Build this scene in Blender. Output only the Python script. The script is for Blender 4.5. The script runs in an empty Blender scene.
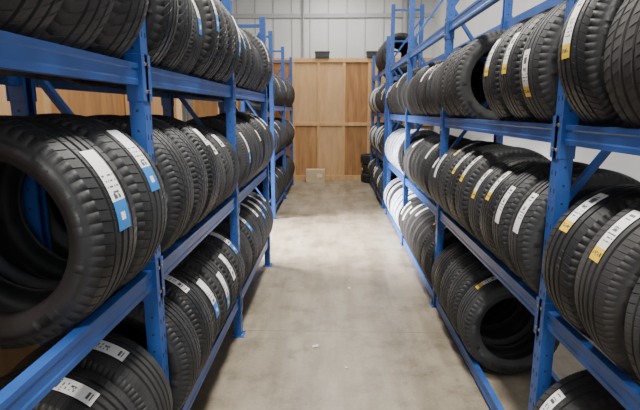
import bpy, math, random
from mathutils import Vector, Matrix
random.seed(11)
S = bpy.context.scene
COL = S.collection
H = 1.72

# ------------------------------------------------------------ materials
def mat(name, col, rough=0.5, metal=0.0, noise=0.0, nscale=20, spec=0.5):
    m = bpy.data.materials.new(name); m.use_nodes = True
    nt = m.node_tree; b = nt.nodes['Principled BSDF']
    b.inputs['Base Color'].default_value = (*col, 1)
    b.inputs['Roughness'].default_value = rough
    b.inputs['Metallic'].default_value = metal
    b.inputs['Specular IOR Level'].default_value = spec
    if noise > 0:
        tc = nt.nodes.new('ShaderNodeTexCoord')
        n = nt.nodes.new('ShaderNodeTexNoise'); n.inputs['Scale'].default_value = nscale
        n.inputs['Detail'].default_value = 6
        nt.links.new(tc.outputs['Object'], n.inputs['Vector'])
        r = nt.nodes.new('ShaderNodeValToRGB')
        r.color_ramp.elements[0].color = (*tuple(c*(1-noise) for c in col), 1); r.color_ramp.elements[0].position = .3
        r.color_ramp.elements[1].color = (*tuple(min(1, c*(1+noise)) for c in col), 1); r.color_ramp.elements[1].position = .7
        nt.links.new(n.outputs['Fac'], r.inputs['Fac'])
        nt.links.new(r.outputs['Color'], b.inputs['Base Color'])
    return m

def rubber(name, col, rough):
    """rubber whose greyness and sheen differ a little from tyre to tyre"""
    m = mat(name, col, rough, noise=.35, nscale=7, spec=.42)
    nt = m.node_tree; N = nt.nodes; L = nt.links; b = N['Principled BSDF']
    src = b.inputs['Base Color'].links[0].from_socket
    oi = N.new('ShaderNodeObjectInfo')
    mr = N.new('ShaderNodeMapRange'); mr.inputs['To Min'].default_value = .7; mr.inputs['To Max'].default_value = 1.7
    L.new(oi.outputs['Random'], mr.inputs['Value'])
    vm = N.new('ShaderNodeVectorMath'); vm.operation = 'SCALE'
    L.new(src, vm.inputs[0]); L.new(mr.outputs[0], vm.inputs['Scale']); L.new(vm.outputs[0], b.inputs['Base Color'])
    m2 = N.new('ShaderNodeMapRange'); m2.inputs['To Min'].default_value = rough-.02; m2.inputs['To Max'].default_value = rough+.13
    L.new(oi.outputs['Random'], m2.inputs['Value']); L.new(m2.outputs[0], b.inputs['Roughness'])
    return m
M_rub = rubber('rubber', (.021, .022, .024), .50)
M_rub2 = rubber('rubber_grey', (.028, .028, .029), .55)
M_rub3 = rubber('rubber_satin', (.018, .019, .021), .47)
M_white = mat('label_white', (.88, .88, .86), .45)
M_ink = mat('label_ink', (.08, .08, .10), .5)
M_lblue = mat('label_blue', (.02, .20, .58), .45)
M_lyel = mat('label_yellow', (.90, .60, .02), .45)
M_lred = mat('label_red', (.6, .05, .04), .45)
M_wrap = mat('wrap_film', (.42, .50, .62), .35, noise=.35, nscale=14)
M_blue = mat('blue_paint', (.024, .092, .35), .42, noise=.14, nscale=8)
M_slot = mat('slot_dark', (.008, .02, .07), .8)
M_steel = mat('bolt_steel', (.35, .36, .38), .35, metal=.8)
M_black = mat('black_plastic', (.02, .02, .022), .5, noise=.1)
M_pipe = mat('grey_conduit', (.30, .31, .32), .45)
M_paper = mat('paper', (.75, .74, .7), .7)
M_card = mat('cardboard', (.52, .40, .26), .75, noise=.08, nscale=6)
M_tape = mat('tape', (.66, .56, .40), .35)

def floor_mat():
    m = bpy.data.materials.new('concrete_floor'); m.use_nodes = True
    nt = m.node_tree; N = nt.nodes; L = nt.links; b = N['Principled BSDF']
    tc = N.new('ShaderNodeTexCoord')
    def noise(sc, det, ro, stretch=None):
        n = N.new('ShaderNodeTexNoise'); n.inputs['Scale'].default_value = sc; n.inputs['Detail'].default_value = det; n.inputs['Roughness'].default_value = ro
        if stretch:
            mp = N.new('ShaderNodeMapping'); mp.inputs['Scale'].default_value = stretch
            L.new(tc.outputs['Object'], mp.inputs[0]); L.new(mp.outputs[0], n.inputs['Vector'])
        else: L.new(tc.outputs['Object'], n.inputs['Vector'])
        return n
    def ramp(n, p0, c0, p1, c1):
        r = N.new('ShaderNodeValToRGB')
        r.color_ramp.elements[0].position = p0; r.color_ramp.elements[0].color = (*c0, 1)
        r.color_ramp.elements[1].position = p1; r.color_ramp.elements[1].color = (*c1, 1)
        L.new(n.outputs['Fac'], r.inputs['Fac']); return r
    def mul(a, b_, f=1):
        mx = N.new('ShaderNodeMixRGB'); mx.blend_type = 'MULTIPLY'; mx.inputs[0].default_value = f
        L.new(a.outputs[0], mx.inputs[1]); L.new(b_.outputs[0], mx.inputs[2]); return mx
    n1 = noise(1.1, 9, .66); n2 = noise(48, 4, .6); n3 = noise(3.2, 7, .7); n4 = noise(2.0, 6, .6, (2.4, .35, 1)); n5 = noise(9, 8, .75)
    base = ramp(n1, .32, (.250, .213, .158), .70, (.365, .318, .245))
    x = mul(base, ramp(n2, .3, (.88, .88, .88), .7, (1.05, 1.05, 1.05)))
    x = mul(x, ramp(n3, .38, (.72, .71, .68), .52, (1, 1, 1)))
    x = mul(x, ramp(n4, .38, (.76, .74, .70), .56, (1.04, 1.04, 1.04)))
    x = mul(x, ramp(n5, .33, (.66, .64, .60), .42, (1, 1, 1)))
    sp = N.new('ShaderNodeSeparateXYZ'); L.new(tc.outputs['Object'], sp.inputs[0])
    a = N.new('ShaderNodeMath'); a.operation = 'ADD'; a.inputs[1].default_value = .45; L.new(sp.outputs['Y'], a.inputs[0])
    p = N.new('ShaderNodeMath'); p.operation = 'PINGPONG'; p.inputs[1].default_value = 2.0; L.new(a.outputs[0], p.inputs[0])
    c = N.new('ShaderNodeMath'); c.operation = 'LESS_THAN'; c.inputs[1].default_value = .007; L.new(p.outputs[0], c.inputs[0])
    s = N.new('ShaderNodeMath'); s.operation = 'MULTIPLY'; s.inputs[1].default_value = .6; L.new(c.outputs[0], s.inputs[0])
    mx2 = N.new('ShaderNodeMixRGB'); mx2.inputs[2].default_value = (.13, .11, .085, 1)
    L.new(s.outputs[0], mx2.inputs[0]); L.new(x.outputs[0], mx2.inputs[1])
    L.new(mx2.outputs[0], b.inputs['Base Color'])
    rr = N.new('ShaderNodeMapRange'); rr.inputs['To Min'].default_value = .24; rr.inputs['To Max'].default_value = .52
    L.new(n3.outputs['Fac'], rr.inputs['Value']); L.new(rr.outputs[0], b.inputs['Roughness'])
    bp = N.new('ShaderNodeBump'); bp.inputs['Strength'].default_value = .08; bp.inputs['Distance'].default_value = .01
    L.new(n2.outputs['Fac'], bp.inputs['Height']); L.new(bp.outputs['Normal'], b.inputs['Normal'])
    return m
M_floor = floor_mat()

def wood_mat(name, c1, c2):
    m = bpy.data.materials.new(name); m.use_nodes = True
    nt = m.node_tree; N = nt.nodes; L = nt.links; b = N['Principled BSDF']
    tc = N.new('ShaderNodeTexCoord'); mp = N.new('ShaderNodeMapping'); mp.inputs['Scale'].default_value = (5, 5, .7)
    L.new(tc.outputs['Object'], mp.inputs[0])
    n = N.new('ShaderNodeTexNoise'); n.inputs['Scale'].default_value = 2.2; n.inputs['Detail'].default_value = 8; n.inputs['Distortion'].default_value = .8
    L.new(mp.outputs[0], n.inputs['Vector'])
    r = N.new('ShaderNodeValToRGB'); r.color_ramp.elements[0].position = .32; r.color_ramp.elements[1].position = .7
    r.color_ramp.elements[0].color = (*c1, 1); r.color_ramp.elements[1].color = (*c2, 1)
    L.new(n.outputs['Fac'], r.inputs['Fac']); L.new(r.outputs[0], b.inputs['Base Color'])
    b.inputs['Roughness'].default_value = .6
    return m
M_ply = wood_mat('plywood', (.23, .105, .033), (.40, .20, .068))
M_ply_m = wood_mat('plywood_mid', (.31, .155, .053), (.47, .25, .092))
M_ply_l = wood_mat('plywood_pale', (.46, .28, .13), (.57, .36, .18))
M_stud = wood_mat('timber_stud', (.44, .26, .11), (.58, .36, .165))
M_wall = mat('painted_wall', (.62, .63, .635), .7, noise=.07, nscale=1.2)
M_rib = mat('wall_rib', (.42, .43, .44), .7, noise=.04, nscale=2)
M_ceil = mat('ceiling_paint', (.7, .7, .7), .8, noise=.05, nscale=2)

# ------------------------------------------------------------ mesh builder
class MB:
    def __init__(s): s.v = []; s.f = []; s.m = []; s.sm = []
    def box(s, c, d, m=0):
        x, y, z = c; a, b, e = d[0]/2, d[1]/2, d[2]/2
        o = len(s.v)
        P = [(-a,-b,-e),(a,-b,-e),(a,b,-e),(-a,b,-e),(-a,-b,e),(a,-b,e),(a,b,e),(-a,b,e)]
        for p in P: s.v.append((x+p[0], y+p[1], z+p[2]))
        for q in [(0,3,2,1),(4,5,6,7),(0,1,5,4),(1,2,6,5),(2,3,7,6),(3,0,4,7)]:
            s.f.append(tuple(o+i for i in q)); s.m.append(m); s.sm.append(False)
    def prism(s, prof, axis, a0, a1, m=0):
        o = len(s.v); n = len(prof)
        for a in (a0, a1):
            for p in prof:
                s.v.append((p[0], a, p[1]) if axis == 'y' else (p[0], p[1], a))
        for i in range(n):
            j = (i+1) % n
            s.f.append((o+i, o+j, o+n+j, o+n+i)); s.m.append(m); s.sm.append(False)
        s.f.append(tuple(o+i for i in range(n))[::-1]); s.m.append(m); s.sm.append(False)
        s.f.append(tuple(o+n+i for i in range(n))); s.m.append(m); s.sm.append(False)
    def bar(s, p, q, w, m=0):
        p = Vector(p); q = Vector(q); d = (q-p).normalized()
        u = d.cross(Vector((0, 1, 0)))
        if u.length < .1: u = d.cross(Vector((1, 0, 0)))
        u.normalize(); t = d.cross(u)
        o = len(s.v)
        for e in (p, q):
            for a, b in ((-1,-1),(1,-1),(1,1),(-1,1)):
                s.v.append(tuple(e + u*a*w[0]/2 + t*b*w[1]/2))
        for q4 in [(0,3,2,1),(4,5,6,7),(0,1,5,4),(1,2,6,5),(2,3,7,6),(3,0,4,7)]:
            s.f.append(tuple(o+i for i in q4)); s.m.append(m); s.sm.append(False)
    def mesh(s, name, mats):
        me = bpy.data.meshes.new(name)
        me.from_pydata(s.v, [], s.f)
        for m in mats: me.materials.append(m)
        me.polygons.foreach_set('material_index', s.m)
        me.polygons.foreach_set('use_smooth', s.sm)
        import bmesh
        bm = bmesh.new(); bm.from_mesh(me); bmesh.ops.recalc_face_normals(bm, faces=bm.faces); bm.to_mesh(me); bm.free()
        me.update(); return me
    def obj(s, name, mats, bevel=0):
        o = bpy.data.objects.new(name, s.mesh(name, mats)); COL.objects.link(o)
        if bevel:
            b = o.modifiers.new('bevel', 'BEVEL'); b.width = bevel; b.segments = 1; b.limit_method = 'ANGLE'
        return o

# ------------------------------------------------------------ tyres
R0 = .33; TW = .091
STY = [
 dict(gr=[(-.050,.009),(-.017,.013),(.017,.013),(.050,.009)], P=64, lat=[2.6,1.2,0,1.2,2.6], sl=.7, k='abs', gd=(.87,.97), sh=2.2, m=M_rub),
 dict(gr=[(-.045,.012),(.0,.013),(.045,.012)], P=54, lat=[3.0,2.2,2.2,3.0], sl=1.5, k='lin', gd=(.84,.97), sh=3.0, m=M_rub2),
 dict(gr=[(-.050,.010),(-.019,.011),(.019,.011),(.050,.010)], P=78, lat=[2.4,1.8,1.0,1.8,2.4], sl=1.5, k='abs', gd=(.86,.97), sh=1.8, m=M_rub3),
 dict(gr=[(-.044,.012),(-.015,.012),(.015,.012),(.044,.012)], P=90, lat=[1.8,0,0,0,1.8], sl=.3, k='lin', gd=(.86,.96), sh=1.8, m=M_rub2),
 dict(gr=[(-.038,.014),(.0,.014),(.038,.014)], P=70, lat=[2.2,0,1.0,2.2], sl=.9, k='lin', gd=(.88,.97), sh=1.2, m=M_rub),
 dict(gr=[(-.052,.008),(-.012,.015),(.030,.013)], P=58, lat=[2.8,1.8,0,2.4], sl=2.2, k='lin', gd=(.87,.97), sh=2.0, m=M_rub3),
]
def make_tire(style, label):
    D = STY[style]; gr = D['gr']; P = D['P']; lat = [x*.001 for x in D['lat']]; slant = D['sl']; sgn = D['k']; gd = D['gd']; shn = D['sh']*.001
    crown = lambda u: R0 - .010*(abs(u)/TW)**2.6
    rb = .015
    side = [(-.078,.202+rb),(-.090,.205+rb),(-.0955,.212+rb),(-.0965,.217+rb),(-.1025,.2215+rb),(-.1055,.229+rb),(-.1090,.248),(-.1096,.2488),(-.1122,.262),(-.1117,.278),(-.1110,.2788),(-.1085,.291),(-.1045,.302),(-.0985,.3125)]
    side = [s for i, s in enumerate(side) if i != 3]
    prof = []
    def sd(u, r): prof.append((u, r, 0 if r < .300 else (shn*.5 if r < .31 else shn), r in (.262, .278), False))
    for u, r in side: sd(u, r)
    edges = [-TW] + sum([[g[0]-g[1]/2, g[0]+g[1]/2] for g in gr], []) + [TW]
    nr = len(edges)//2
    for k in range(nr):
        a, b = edges[2*k], edges[2*k+1]
        if k > 0: prof.append((a-.0012, crown(a)-.0085, 0, False, True))
        full = k in (0, nr-1)
        mid = (a+b)/2; outer_a = mid < 0
        la = lat[k] if (full or outer_a) else 0
        lb_ = lat[k] if (full or not outer_a) else 0
        if k == 0: lb_ = 0
        if k == nr-1: la = 0
        prof.append((a, crown(a), la, False, True))
        prof.append((mid, crown(mid), lat[k], False, True))
        if full:
            m2 = mid + (b-a)*.28*(1 if k == 0 else -1)
            if k == 0: prof.append((m2, crown(m2), lat[k], False, True))
            else: prof.insert(len(prof)-1, (m2, crown(m2), lat[k], False, True))
        prof.append((b, crown(b), lb_, False, True))
        if k < nr-1: prof.append((b+.0012, crown(b)-.0085, 0, False, True))
    for u, r in reversed(side): sd(-u, r)
    for u, r in [(.076,.221),(.088,.241),(.098,.265),(.096,.287),(.082,.306),(.04,.315),(-.04,.315),(-.082,.306),(-.096,.287),(-.098,.265),(-.088,.241),(-.076,.221)]:
        prof.append((u, r, 0, False, False))
    cols = []
    for p in range(P):
        cols += [(p/P, 0), ((p+gd[0]-.03)/P, 0), ((p+gd[0])/P, 1), ((p+gd[1])/P, 1)]
    mb = MB(); n = len(prof)
    rnd = random.Random(style*10+3)
    for ci, (t, g) in enumerate(cols):
        lt = 1 if ((t*10) % 1 > .35 and rnd.random() < .6) else 0
        for (u, r, ld, let, tr) in prof:
            uc = max(-TW, min(TW, u))
            sh = slant*(abs(uc) if sgn == 'abs' else uc)
            th = t*2*math.pi + sh
            rr = r - (ld if g else 0)
            uu = u + (math.copysign(.0012, u) if (let and lt) else 0)
            mb.v.append((rr*math.cos(th), uu, rr*math.sin(th)))
    nc = len(cols)
    for ci in range(nc):
        c2 = (ci+1) % nc
        for j in range(n):
            k = (j+1) % n
            mb.f.append((ci*n+j, ci*n+k, c2*n+k, c2*n+j)); mb.m.append(0)
            mb.sm.append(not (prof[j][4] and prof[k][4]))
    if label:
        LW = {'blue': .066, 'yellow': .055, 'white': .058, 'red': .05, 'wrap': .186, 'short': .075}[label]
        LL = {'blue': .25, 'yellow': .21, 'white': .20, 'red': .2, 'wrap': 2*math.pi*R0, 'short': .11}[label]
        nl, nw = (44, 12) if label != 'wrap' else (132, 12)
        o = len(mb.v); rl = random.Random(len(label)+style)
        off = {'blue': .0, 'yellow': .012, 'white': -.015, 'red': .01, 'wrap': 0, 'short': .008}[label]
        for i in range(nl+1):
            th = ((i/nl)-.5)*LL/R0
            for j in range(nw+1):
                u = off + ((j/nw)-.5)*LW
                rr = crown(u)+.0016 + (.0015*math.sin(i*1.7+j*.9) if label == 'wrap' else 0)
                mb.v.append((rr*math.cos(th), u, rr*math.sin(th)))
        txt = [[rl.random() < .62 for _ in range(nw)] for _ in range(nl)]
        bars = [rl.random() < .5 for _ in range(nl)]
        for i in range(nl):
            for j in range(nw):
                a = o+i*(nw+1)+j
                m = 1
                inner = 1 <= j <= nw-2
                if label == 'wrap': m = 1 if (i % 22 < 8 and 3 < j < 9) else 3
                elif label == 'blue' and i < 15: m = 3 if not (4 < i < 9 and 3 < j < 8) else 1
                elif label == 'yellow' and i > 33: m = 3 if not (36 < i < 40 and inner and txt[i][j]) else 2
                elif label == 'red' and i > 36: m = 3
                elif 16 <= i < 20 and inner and 2 < j < 9 and txt[i][j]: m = 2
                elif 21 <= i < 30 and inner and i % 3 == 1 and txt[i][j]: m = 2
                elif 3 <= i < 13 and 3 <= j < 9 and bars[i]: m = 2
                mb.f.append((a, a+1, a+nw+2, a+nw+1)); mb.m.append(m); mb.sm.append(True)
    acc = {'blue': M_lblue, 'yellow': M_lyel, 'red': M_lred, 'wrap': M_wrap}.get(label, M_white)
    return mb.mesh('tire_mesh_%d_%s' % (style, label), [D['m'], M_white, M_ink, acc])
TM = {}
def tm(st, lb):
    if (st, lb) not in TM: TM[(st, lb)] = make_tire(st, lb)
    return TM[(st, lb)]
tire_w = .2285
GAP = .45 - .035

def put_tire(X, y, zb, side, style, label, rs, ws, ang, yaw=0, lean=0):
    o = bpy.data.objects.new('tire', tm(style, label)); COL.objects.link(o)
    R = R0*rs
    zc = zb + math.sqrt(R*R-(GAP/2)**2) + .001 + abs(math.sin(math.radians(lean)))*.03
    o.location = (X, y, zc)
    th = ang if side < 0 else 180-ang
    Mx = Matrix.Rotation(math.radians(yaw), 4, 'Z') @ Matrix.Rotation(math.radians(lean), 4, 'X') @ Matrix.Rotation(-math.radians(th), 4, 'Y')
    o.rotation_euler = Mx.to_euler()
    o.scale = (rs, ws, rs)
    return o

def fill(X, zb, y0, y1, side, labels=('blue', 'white'), lp=.6, rs_rng=(.91, 1.04), arng=(22, 58), ws_fix=None, rs_fix=None, jit=1.0, n_sty=None, wr=(.84, 1.06)):
    """pack a run of tyres so that it fills the bay from y0 to y1"""
    T = []; used = 0; left = 0; yaw = lean = pyaw = plean = 0; edge = .017*jit; L = y1-y0-2*edge
    while True:
        if left <= 0:
            left = random.randint(1, 4)
            st = n_sty if n_sty is not None else random.choice((0, 1, 2, 3, 4, 5, 0, 3))
            rs = rs_fix or random.uniform(*rs_rng); ws = ws_fix or random.uniform(*wr)
            lb = random.choice(labels); ang0 = random.uniform(*arng)
            lean = random.uniform(-4, 4)*jit; yaw = random.uniform(-2.8, 2.8)*jit
            if not T: lean *= .4; yaw *= .4
        ex = .003 + R0*(abs(math.radians(yaw-pyaw))*.6 + abs(math.radians(lean-plean))*.75) + random.choice((0, 0, 0, .008, .014))*jit
        w = tire_w*ws/math.cos(math.radians(abs(yaw)+abs(lean)))
        if used + ex + w*.5 > L: break
        used += ex+w
        T.append([ex, w, st, rs*random.uniform(.992, 1.008), ws, (lb if random.random() < .7 else random.choice(labels)) if random.random() < lp else None, ang0+random.uniform(-20, 20), yaw, lean])
        pyaw, plean = yaw, lean; left -= 1
    if not T: return
    T[-1][7] *= .3; T[-1][8] *= .3
    sw = sum(t[1] for t in T); se = sum(t[0] for t in T)
    k = min(1.12, (L - se)/sw)
    y = y1 - edge
    for ex, w, st, rs, ws, lb, a, yw, ln in T:
        y -= ex; put_tire(X, y-w*k/2, zb, side, st, lb, rs, ws*k, a, yw, ln); y -= w*k

# ------------------------------------------------------------ racks
BH = .078
def rack(xf, side, ys, zs, ztop, depth=.45, name='tire_rack'):
    mb = MB(); s = side
    def X(v): return s*v
    pw, pd = .058, .066
    for y in ys:
        for k, xx in enumerate((xf, xf+depth)):
            t = .004
            cx = X(xx); a = pw/2; b = pd/2
            out = -s if k == 0 else s
            pts = [(a,-b),(a,b),(-a,b),(-a,b-.016),(-a+t,b-.016),(-a+t,b-t),(a-t,b-t),(a-t,-b+t),(-a+t,-b+t),(-a+t,-b+.016),(-a,-b+.016),(-a,-b)]
            mb.prism([(cx+out*p[0], y+p[1]) for p in pts], 'z', .006, ztop, 0)
            mb.box((cx, y, .003), (.10, .11, .006), 0)
            for bx, by in ((-.036, -.04), (.036, .04)):
                mb.box((cx+bx, y+by, .010), (.014, .014, .010), 2)
            z = .12
            while z < ztop-.05:
                for yo in (-.016, .016):
                    mb.box((cx+out*pw/2, y+yo, z), (.0016, .008, .020), 1)
                mb.box((cx, y-pd/2, z+.025), (.009, .0012, .009), 1)
                z += .075
        zz = .15; up = True
        x0 = xf+pw/2-.004; x1 = xf+depth-pw/2+.004
        mb.bar((X(x0), y, zz), (X(x1), y, zz), (.03, .026), 0)
        while zz + .62 < ztop:
            pa = (X(x0), y, zz) if up else (X(x1), y, zz)
            pb = (X(x1), y, zz+.56) if up else (X(x0), y, zz+.56)
            mb.bar(pa, pb, (.026, .03), 0)
            zz += .60; up = not up
        mb.bar((X(x0), y, ztop-.08), (X(x1), y, ztop-.08), (.03, .026), 0)
    for li, z in enumerate(zs):
        for i in range(len(ys)-1):
            ya, yb = ys[i]+pd/2, ys[i+1]-pd/2
            for k, xx in enumerate((xf, xf+depth)):
                o = -s if k == 0 else s
                cx = X(xx); h = BH; w = .0175
                pr = [(w,0),(w,-.018),(w-.003,-.024),(w-.003,-h+.024),(w,-h+.018),(w,-h),(-w,-h),(-w,0)]
                mb.prism([(cx+o*p[0], z+p[1]) for p in pr], 'y', ya, yb, 0)
                for ye, dr in ((ya, 1), (yb, -1)):
                    mb.box((cx+o*(pw/2+.002), ye-dr*.018, z-.05), (.005, .055, .17), 0)
                    mb.box((cx, ye+dr*.003, z-.05), (pw+.006, .005, .17), 0)
                    for bz in (-.10, .0):
                        mb.box((cx+o*(pw/2+.006), ye-dr*.018, z+bz), (.006, .012, .012), 2)
    return mb.obj(name, [M_blue, M_slot, M_steel], bevel=.0015)

A = .73; B = .94
ZL = [H-1.40, H-.62, H+.17]
ZR = [H-1.62, H-.84, H-.055]
YL = [.15, 1.84, 3.48, 5.20]
YR = [-.30, 1.99, 4.10, 6.10, 8.00]
rack(A, -1, YL, ZL, 2.66)
rack(B, 1, YR, ZR+[H+.70], 3.35)
A2 = .95; YL2 = [7.6, 9.4, 11.2]
ZL2 = [.20, 1.0, 1.8]
rack(A2, -1, YL2, ZL2, 2.9)
B2 = .93; YR2 = [8.5, 9.95, 11.4]
ZR2 = [.12, .9, 1.68, 2.45]
rack(B2, 1, YR2, ZR2, 2.95)

XL = -(A+.225); XR = B+.225
pm = .042
fill(XL, ZL[0], .95, YL[1]-pm, -1, lp=.9, arng=(55, 75), labels=('white', 'blue', 'short'))
fill(XL, ZL[1], 1.235, YL[1]-pm, -1, ('blue',), 1, ws_fix=1.14, rs_fix=1.03, jit=0, n_sty=0, arng=(34, 40))
fill(XL, ZL[2], .75, YL[1]-pm, -1, lp=.1)
for i in (1, 2):
    fill(XL, ZL[0], YL[i]+pm, YL[i+1]-pm, -1, ('blue', 'white', 'white', 'short'), .8)
    fill(XL, ZL[1], YL[i]+pm, YL[i+1]-pm, -1, ('blue', 'white', 'short'), .55)
    fill(XL, ZL[2], YL[i]+pm, YL[i+1]-pm, -1, ('blue', 'white', 'red'), .4, arng=(-5, 30))
YW = ('yellow', 'white', 'yellow', 'blue')
RW = (.94, 1.12)
fill(XR, ZR[2], .8, YR[1]-pm, 1, YW, .8, arng=(0, 30), wr=RW)
fill(XR, ZR[2], YR[1]+pm, 2.90, 1, YW, .85, arng=(0, 35), wr=RW)
fill(XR, ZR[2], 3.38, YR[2]-pm, 1, YW, .3, jit=.5)
fill(XR, ZR[1], .8, YR[1]-pm, 1, ('yellow', 'white', 'yellow'), .9, wr=RW)
fill(XR, ZR[1], YR[1]+pm, YR[2]-pm, 1, ('yellow', 'white', 'short', 'white', 'yellow'), .9, wr=RW)
fill(XR, ZR[0], 1.40, YR[1]-pm, 1, YW, .9)
fill(XR, ZR[0], 2.85, YR[2]-pm, 1, YW, .1)
for i in (2, 3):
    for li in range(3):
        w_ = (i == 3 and li < 2)
        fill(XR, ZR[li], YR[i]+pm, YR[i+1]-pm, 1, ('wrap',) if w_ else ('white', 'yellow', 'blue', 'short'), .85 if w_ else .55)
for i in (0, 1):
    for li in range(3):
        fill(-(A2+.225), ZL2[li], YL2[i]+pm, YL2[i+1]-pm, -1, ('white', 'blue'), .3)
    for li in range(4):
        if li == 3 and i == 1: continue
        fill(B2+.225, ZR2[li], YR2[i]+pm, YR2[i+1]-pm, 1, ('wrap', 'white') if li in (1, 2) else ('white', 'blue'), .7)
zz = .1145
for k, (dx, st, lb) in enumerate(((0, 0, None), (.02, 3, 'white'), (-.015, 1, None))):
    o = bpy.data.objects.new('tire', tm(st, lb)); COL.objects.link(o)
    o.location = (.98+dx, 11.76, zz); o.rotation_euler = (math.radians(90), 0, 2.2+k); o.scale = (.86, 1, .86); zz += .228

# ------------------------------------------------------------ room
def slab(name, c, d, m):
    mb = MB(); mb.box(c, d); return mb.obj(name, [m])
CH = 5.2
slab('floor', (0.25, 4.3, -.05), (8.5, 17.4, .1), M_floor)
slab('ceiling', (0.25, 4.3, CH+.05), (8.5, 17.4, .1), M_ceil)
slab('wall_right', (2.55, 4.3, CH/2), (.1, 17.4, CH), M_wall)

def plywood_wall(name, axis, fixed, a0, a1, zt, face, seed=0, step=1.22, hz=(.5,)):
    rnd = random.Random(seed); mb = MB()
    def bx(a, z, la, lz, off, th, m):
        if axis == 'x': mb.box((a, fixed+face*off, z), (la, th, lz), m)
        else: mb.box((fixed+face*off, a, z), (th, la, lz), m)
    a = a0; lv = [0]+[zt*h for h in hz]+[zt]
    while a < a1-.01:
        w = min(step, a1-a)
        for z0, z1 in zip(lv, lv[1:]):
            bx(a+w/2, (z0+z1)/2, w-.014, z1-z0-.014, rnd.uniform(-.004, .004), .018, rnd.choice((0, 0, 1, 1, 2)))
        bx(a, zt/2, .07, zt, .03, .04, 3)
        a += step
    bx((a0+a1)/2, zt-.05, a1-a0, .10, .035, .05, 3)
    for h in hz: bx((a0+a1)/2, zt*h, a1-a0, .08, .033, .045, 3)
    bx((a0+a1)/2, .06, a1-a0, .12, .033, .045, 3)
    return mb.obj(name, [M_ply, M_ply_m, M_ply_l, M_stud], bevel=.003)
plywood_wall('wall_back_plywood', 'x', 12.1, -3.45, 2.45, 2.97, -1, 11, .62, (.47,))
plywood_wall('wall_left_plywood', 'y', -1.75, -2.0, 5.6, 2.75, 1, 2)
plywood_wall('wall_left_plywood', 'y', -1.75, 7.5, 12.0, 2.75, 1, 3)

mb = MB()
mb.box((.25, 12.75, CH/2), (8.5, .1, CH))
x = -3.8
while x < 2.5:
    mb.box((x, 12.69, CH/2), (.03, .02, CH), 1); x += .46
mb.box((.25, 12.67, 4.05), (8.4, .05, .10), 1)
mb.obj('wall_back', [M_wall, M_rib], bevel=.004)
mb = MB()
mb.box((-3.9, 1.45, CH/2), (.1, 11.7, CH)); mb.box((-3.9, 10.5, CH/2), (.1, 5.0, CH)); mb.box((-3.9, 7.65, 3.9), (.1, .7, 2.6))
mb.obj('wall_left', [M_wall])

def cyl(name, p, q, r, m, seg=16):
    p = Vector(p); q = Vector(q); mb = MB(); d = (q-p).normalized()
    u = d.orthogonal().normalized(); t = d.cross(u); e = d*.03
    rings = [(p, r*1.5), (p+e, r*1.5), (p+e, r), (q-e, r), (q-e, r*1.5), (q, r*1.5)]
    for c, rr in rings:
        for i in range(seg):
            a = 2*math.pi*i/seg
            mb.v.append(tuple(c+u*rr*math.cos(a)+t*rr*math.sin(a)))
    for k in range(len(rings)-1):
        for i in range(seg):
            j = (i+1) % seg
            mb.f.append((k*seg+i, k*seg+j, (k+1)*seg+j, (k+1)*seg+i)); mb.m.append(0); mb.sm.append(k == 2)
    mb.f.append(tuple(range(seg))); mb.m.append(0); mb.sm.append(False)
    o = (len(rings)-1)*seg
    mb.f.append(tuple(o+i for i in range(seg))); mb.m.append(0); mb.sm.append(False)
    return mb.obj(name, [m])
cyl('conduit_pipe', (1.78, 12.5, 2.98), (1.78, 12.5, CH), .07, M_pipe)
cyl('conduit_pipe', (-.75, 12.62, 2.99), (-.75, 12.62, CH), .022, M_pipe)

def bin_(x, w):
    mb = MB()
    d, h = .28, .15; z = 2.972; y = 12.12
    mb.box((x, y, z+.006), (w-.04, d-.04, .012))
    for sx in (-1, 1): mb.box((x+sx*(w/2-.012), y, z+h/2), (.02, d-.02, h))
    for sy in (-1, 1): mb.box((x, y+sy*(d/2-.012), z+h/2), (w-.02, .02, h))
    for sy in (-1, 1): mb.box((x, y+sy*d/2, z+h-.012), (w+.02, .018, .024))
    for sx in (-1, 1): mb.box((x+sx*w/2, y, z+h-.012), (.018, d+.02, .024))
    for k in range(5): mb.box((x-w*.33+w*.165*k, y-d/2, z+h*.45), (.012, .014, h*.7))
    return mb.obj('storage_bin', [M_black, M_pipe], bevel=.003)
bin_(-.26, .34); bin_(.98, .34)

mb = MB(); cx, cy, w_, d_, h_ = -.42, 11.78, .46, .34, .30
mb.box((cx, cy, h_/2), (w_, d_, h_))
for sy in (-1, 1): mb.box((cx, cy+sy*(d_/4), h_+.002), (w_, d_/2-.004, .004))
mb.box((cx, cy, h_+.0055), (w_+.002, .05, .003), 1)
for sx in (-1, 1): mb.box((cx+sx*(w_/2+.001), cy, h_-.04), (.002, .05, .09), 1)
mb.box((cx+.1, cy-d_/2-.001, .17), (.12, .002, .09), 1)
mb.obj('cardboard_box', [M_card, M_tape], bevel=.002)

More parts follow.
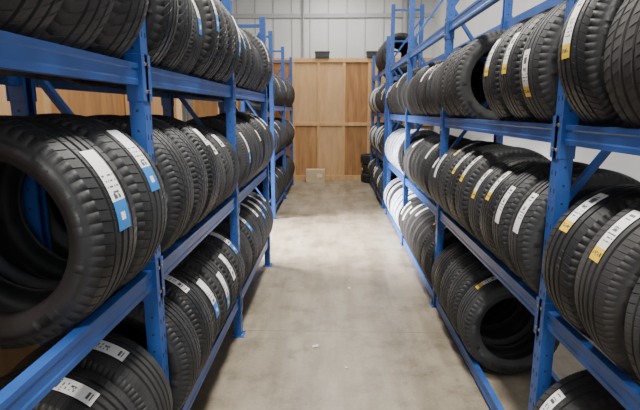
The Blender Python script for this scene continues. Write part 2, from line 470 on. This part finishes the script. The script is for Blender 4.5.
for (x, y, s, r) in ((-.12, 3.3, .03, .4), (.17, 4.5, .022, 1.2), (.1, 3.0, .014, 2)):
    mb = MB(); n = 5
    for i in range(n+1):
        for j in range(n+1):
            a, b = (i/n-.5)*s*1.6, (j/n-.5)*s
            mb.v.append((x+a*math.cos(r)-b*math.sin(r), y+a*math.sin(r)+b*math.cos(r), .001+.006*abs(math.sin(i*1.1+j*.6))))
    for i in range(n):
        for j in range(n):
            a = i*(n+1)+j; mb.f.append((a, a+1, a+n+2, a+n+1)); mb.m.append(0); mb.sm.append(True)
    mb.obj('paper_scrap', [M_paper])

# ------------------------------------------------------------ lights
M_tube = bpy.data.materials.new('tube_emission'); M_tube.use_nodes = True
b = M_tube.node_tree.nodes['Principled BSDF']; b.inputs['Emission Color'].default_value = (1, .97, .9, 1); b.inputs['Emission Strength'].default_value = 3
def lum(x, y, p):
    mb = MB()
    mb.box((x, y, CH-.36), (.22, 1.5, .05), 0)
    mb.box((x-.05, y, CH-.395), (.03, 1.42, .02), 1); mb.box((x+.05, y, CH-.395), (.03, 1.42, .02), 1)
    mb.box((x, y-.5, CH-.17), (.01, .01, .34), 0); mb.box((x, y+.5, CH-.17), (.01, .01, .34), 0)
    o = mb.obj('ceiling_light', [M_ceil, M_tube])
    l = bpy.data.lights.new('lamp', 'AREA'); l.shape = 'RECTANGLE'; l.size = .3; l.size_y = 1.5; l.energy = p; l.color = (1, .955, .88)
    lo = bpy.data.objects.new('lamp', l); COL.objects.link(lo); lo.location = (x, y, CH-.42); lo.parent = o
for y, p in ((-1.2, 200), (2.0, 190), (5.2, 160), (8.4, 120), (11.0, 100)):
    lum(0.1, y, p)
l = bpy.data.lights.new('doorway_daylight', 'AREA'); l.shape = 'RECTANGLE'; l.size = 1.2; l.size_y = 1.4; l.energy = 300; l.color = (1, .95, .93); l.spread = math.radians(60)
lo = bpy.data.objects.new('doorway_daylight', l); COL.objects.link(lo); lo.location = (-3.4, 6.3, 2.3); lo.rotation_euler = (0, math.radians(-57), 0)

w = bpy.data.worlds.new('World'); S.world = w; w.use_nodes = True
w.node_tree.nodes['Background'].inputs[0].default_value = (.94, .965, 1, 1)
w.node_tree.nodes['Background'].inputs[1].default_value = 1.55

# ------------------------------------------------------------ camera
c = bpy.data.cameras.new('camera'); co = bpy.data.objects.new('camera', c); COL.objects.link(co)
c.sensor_width = 36; c.lens = 27; c.clip_start = .02
co.location = (0, 0, H)
co.rotation_euler = (math.radians(90-11.1), 0, math.radians(1.5))
S.camera = co
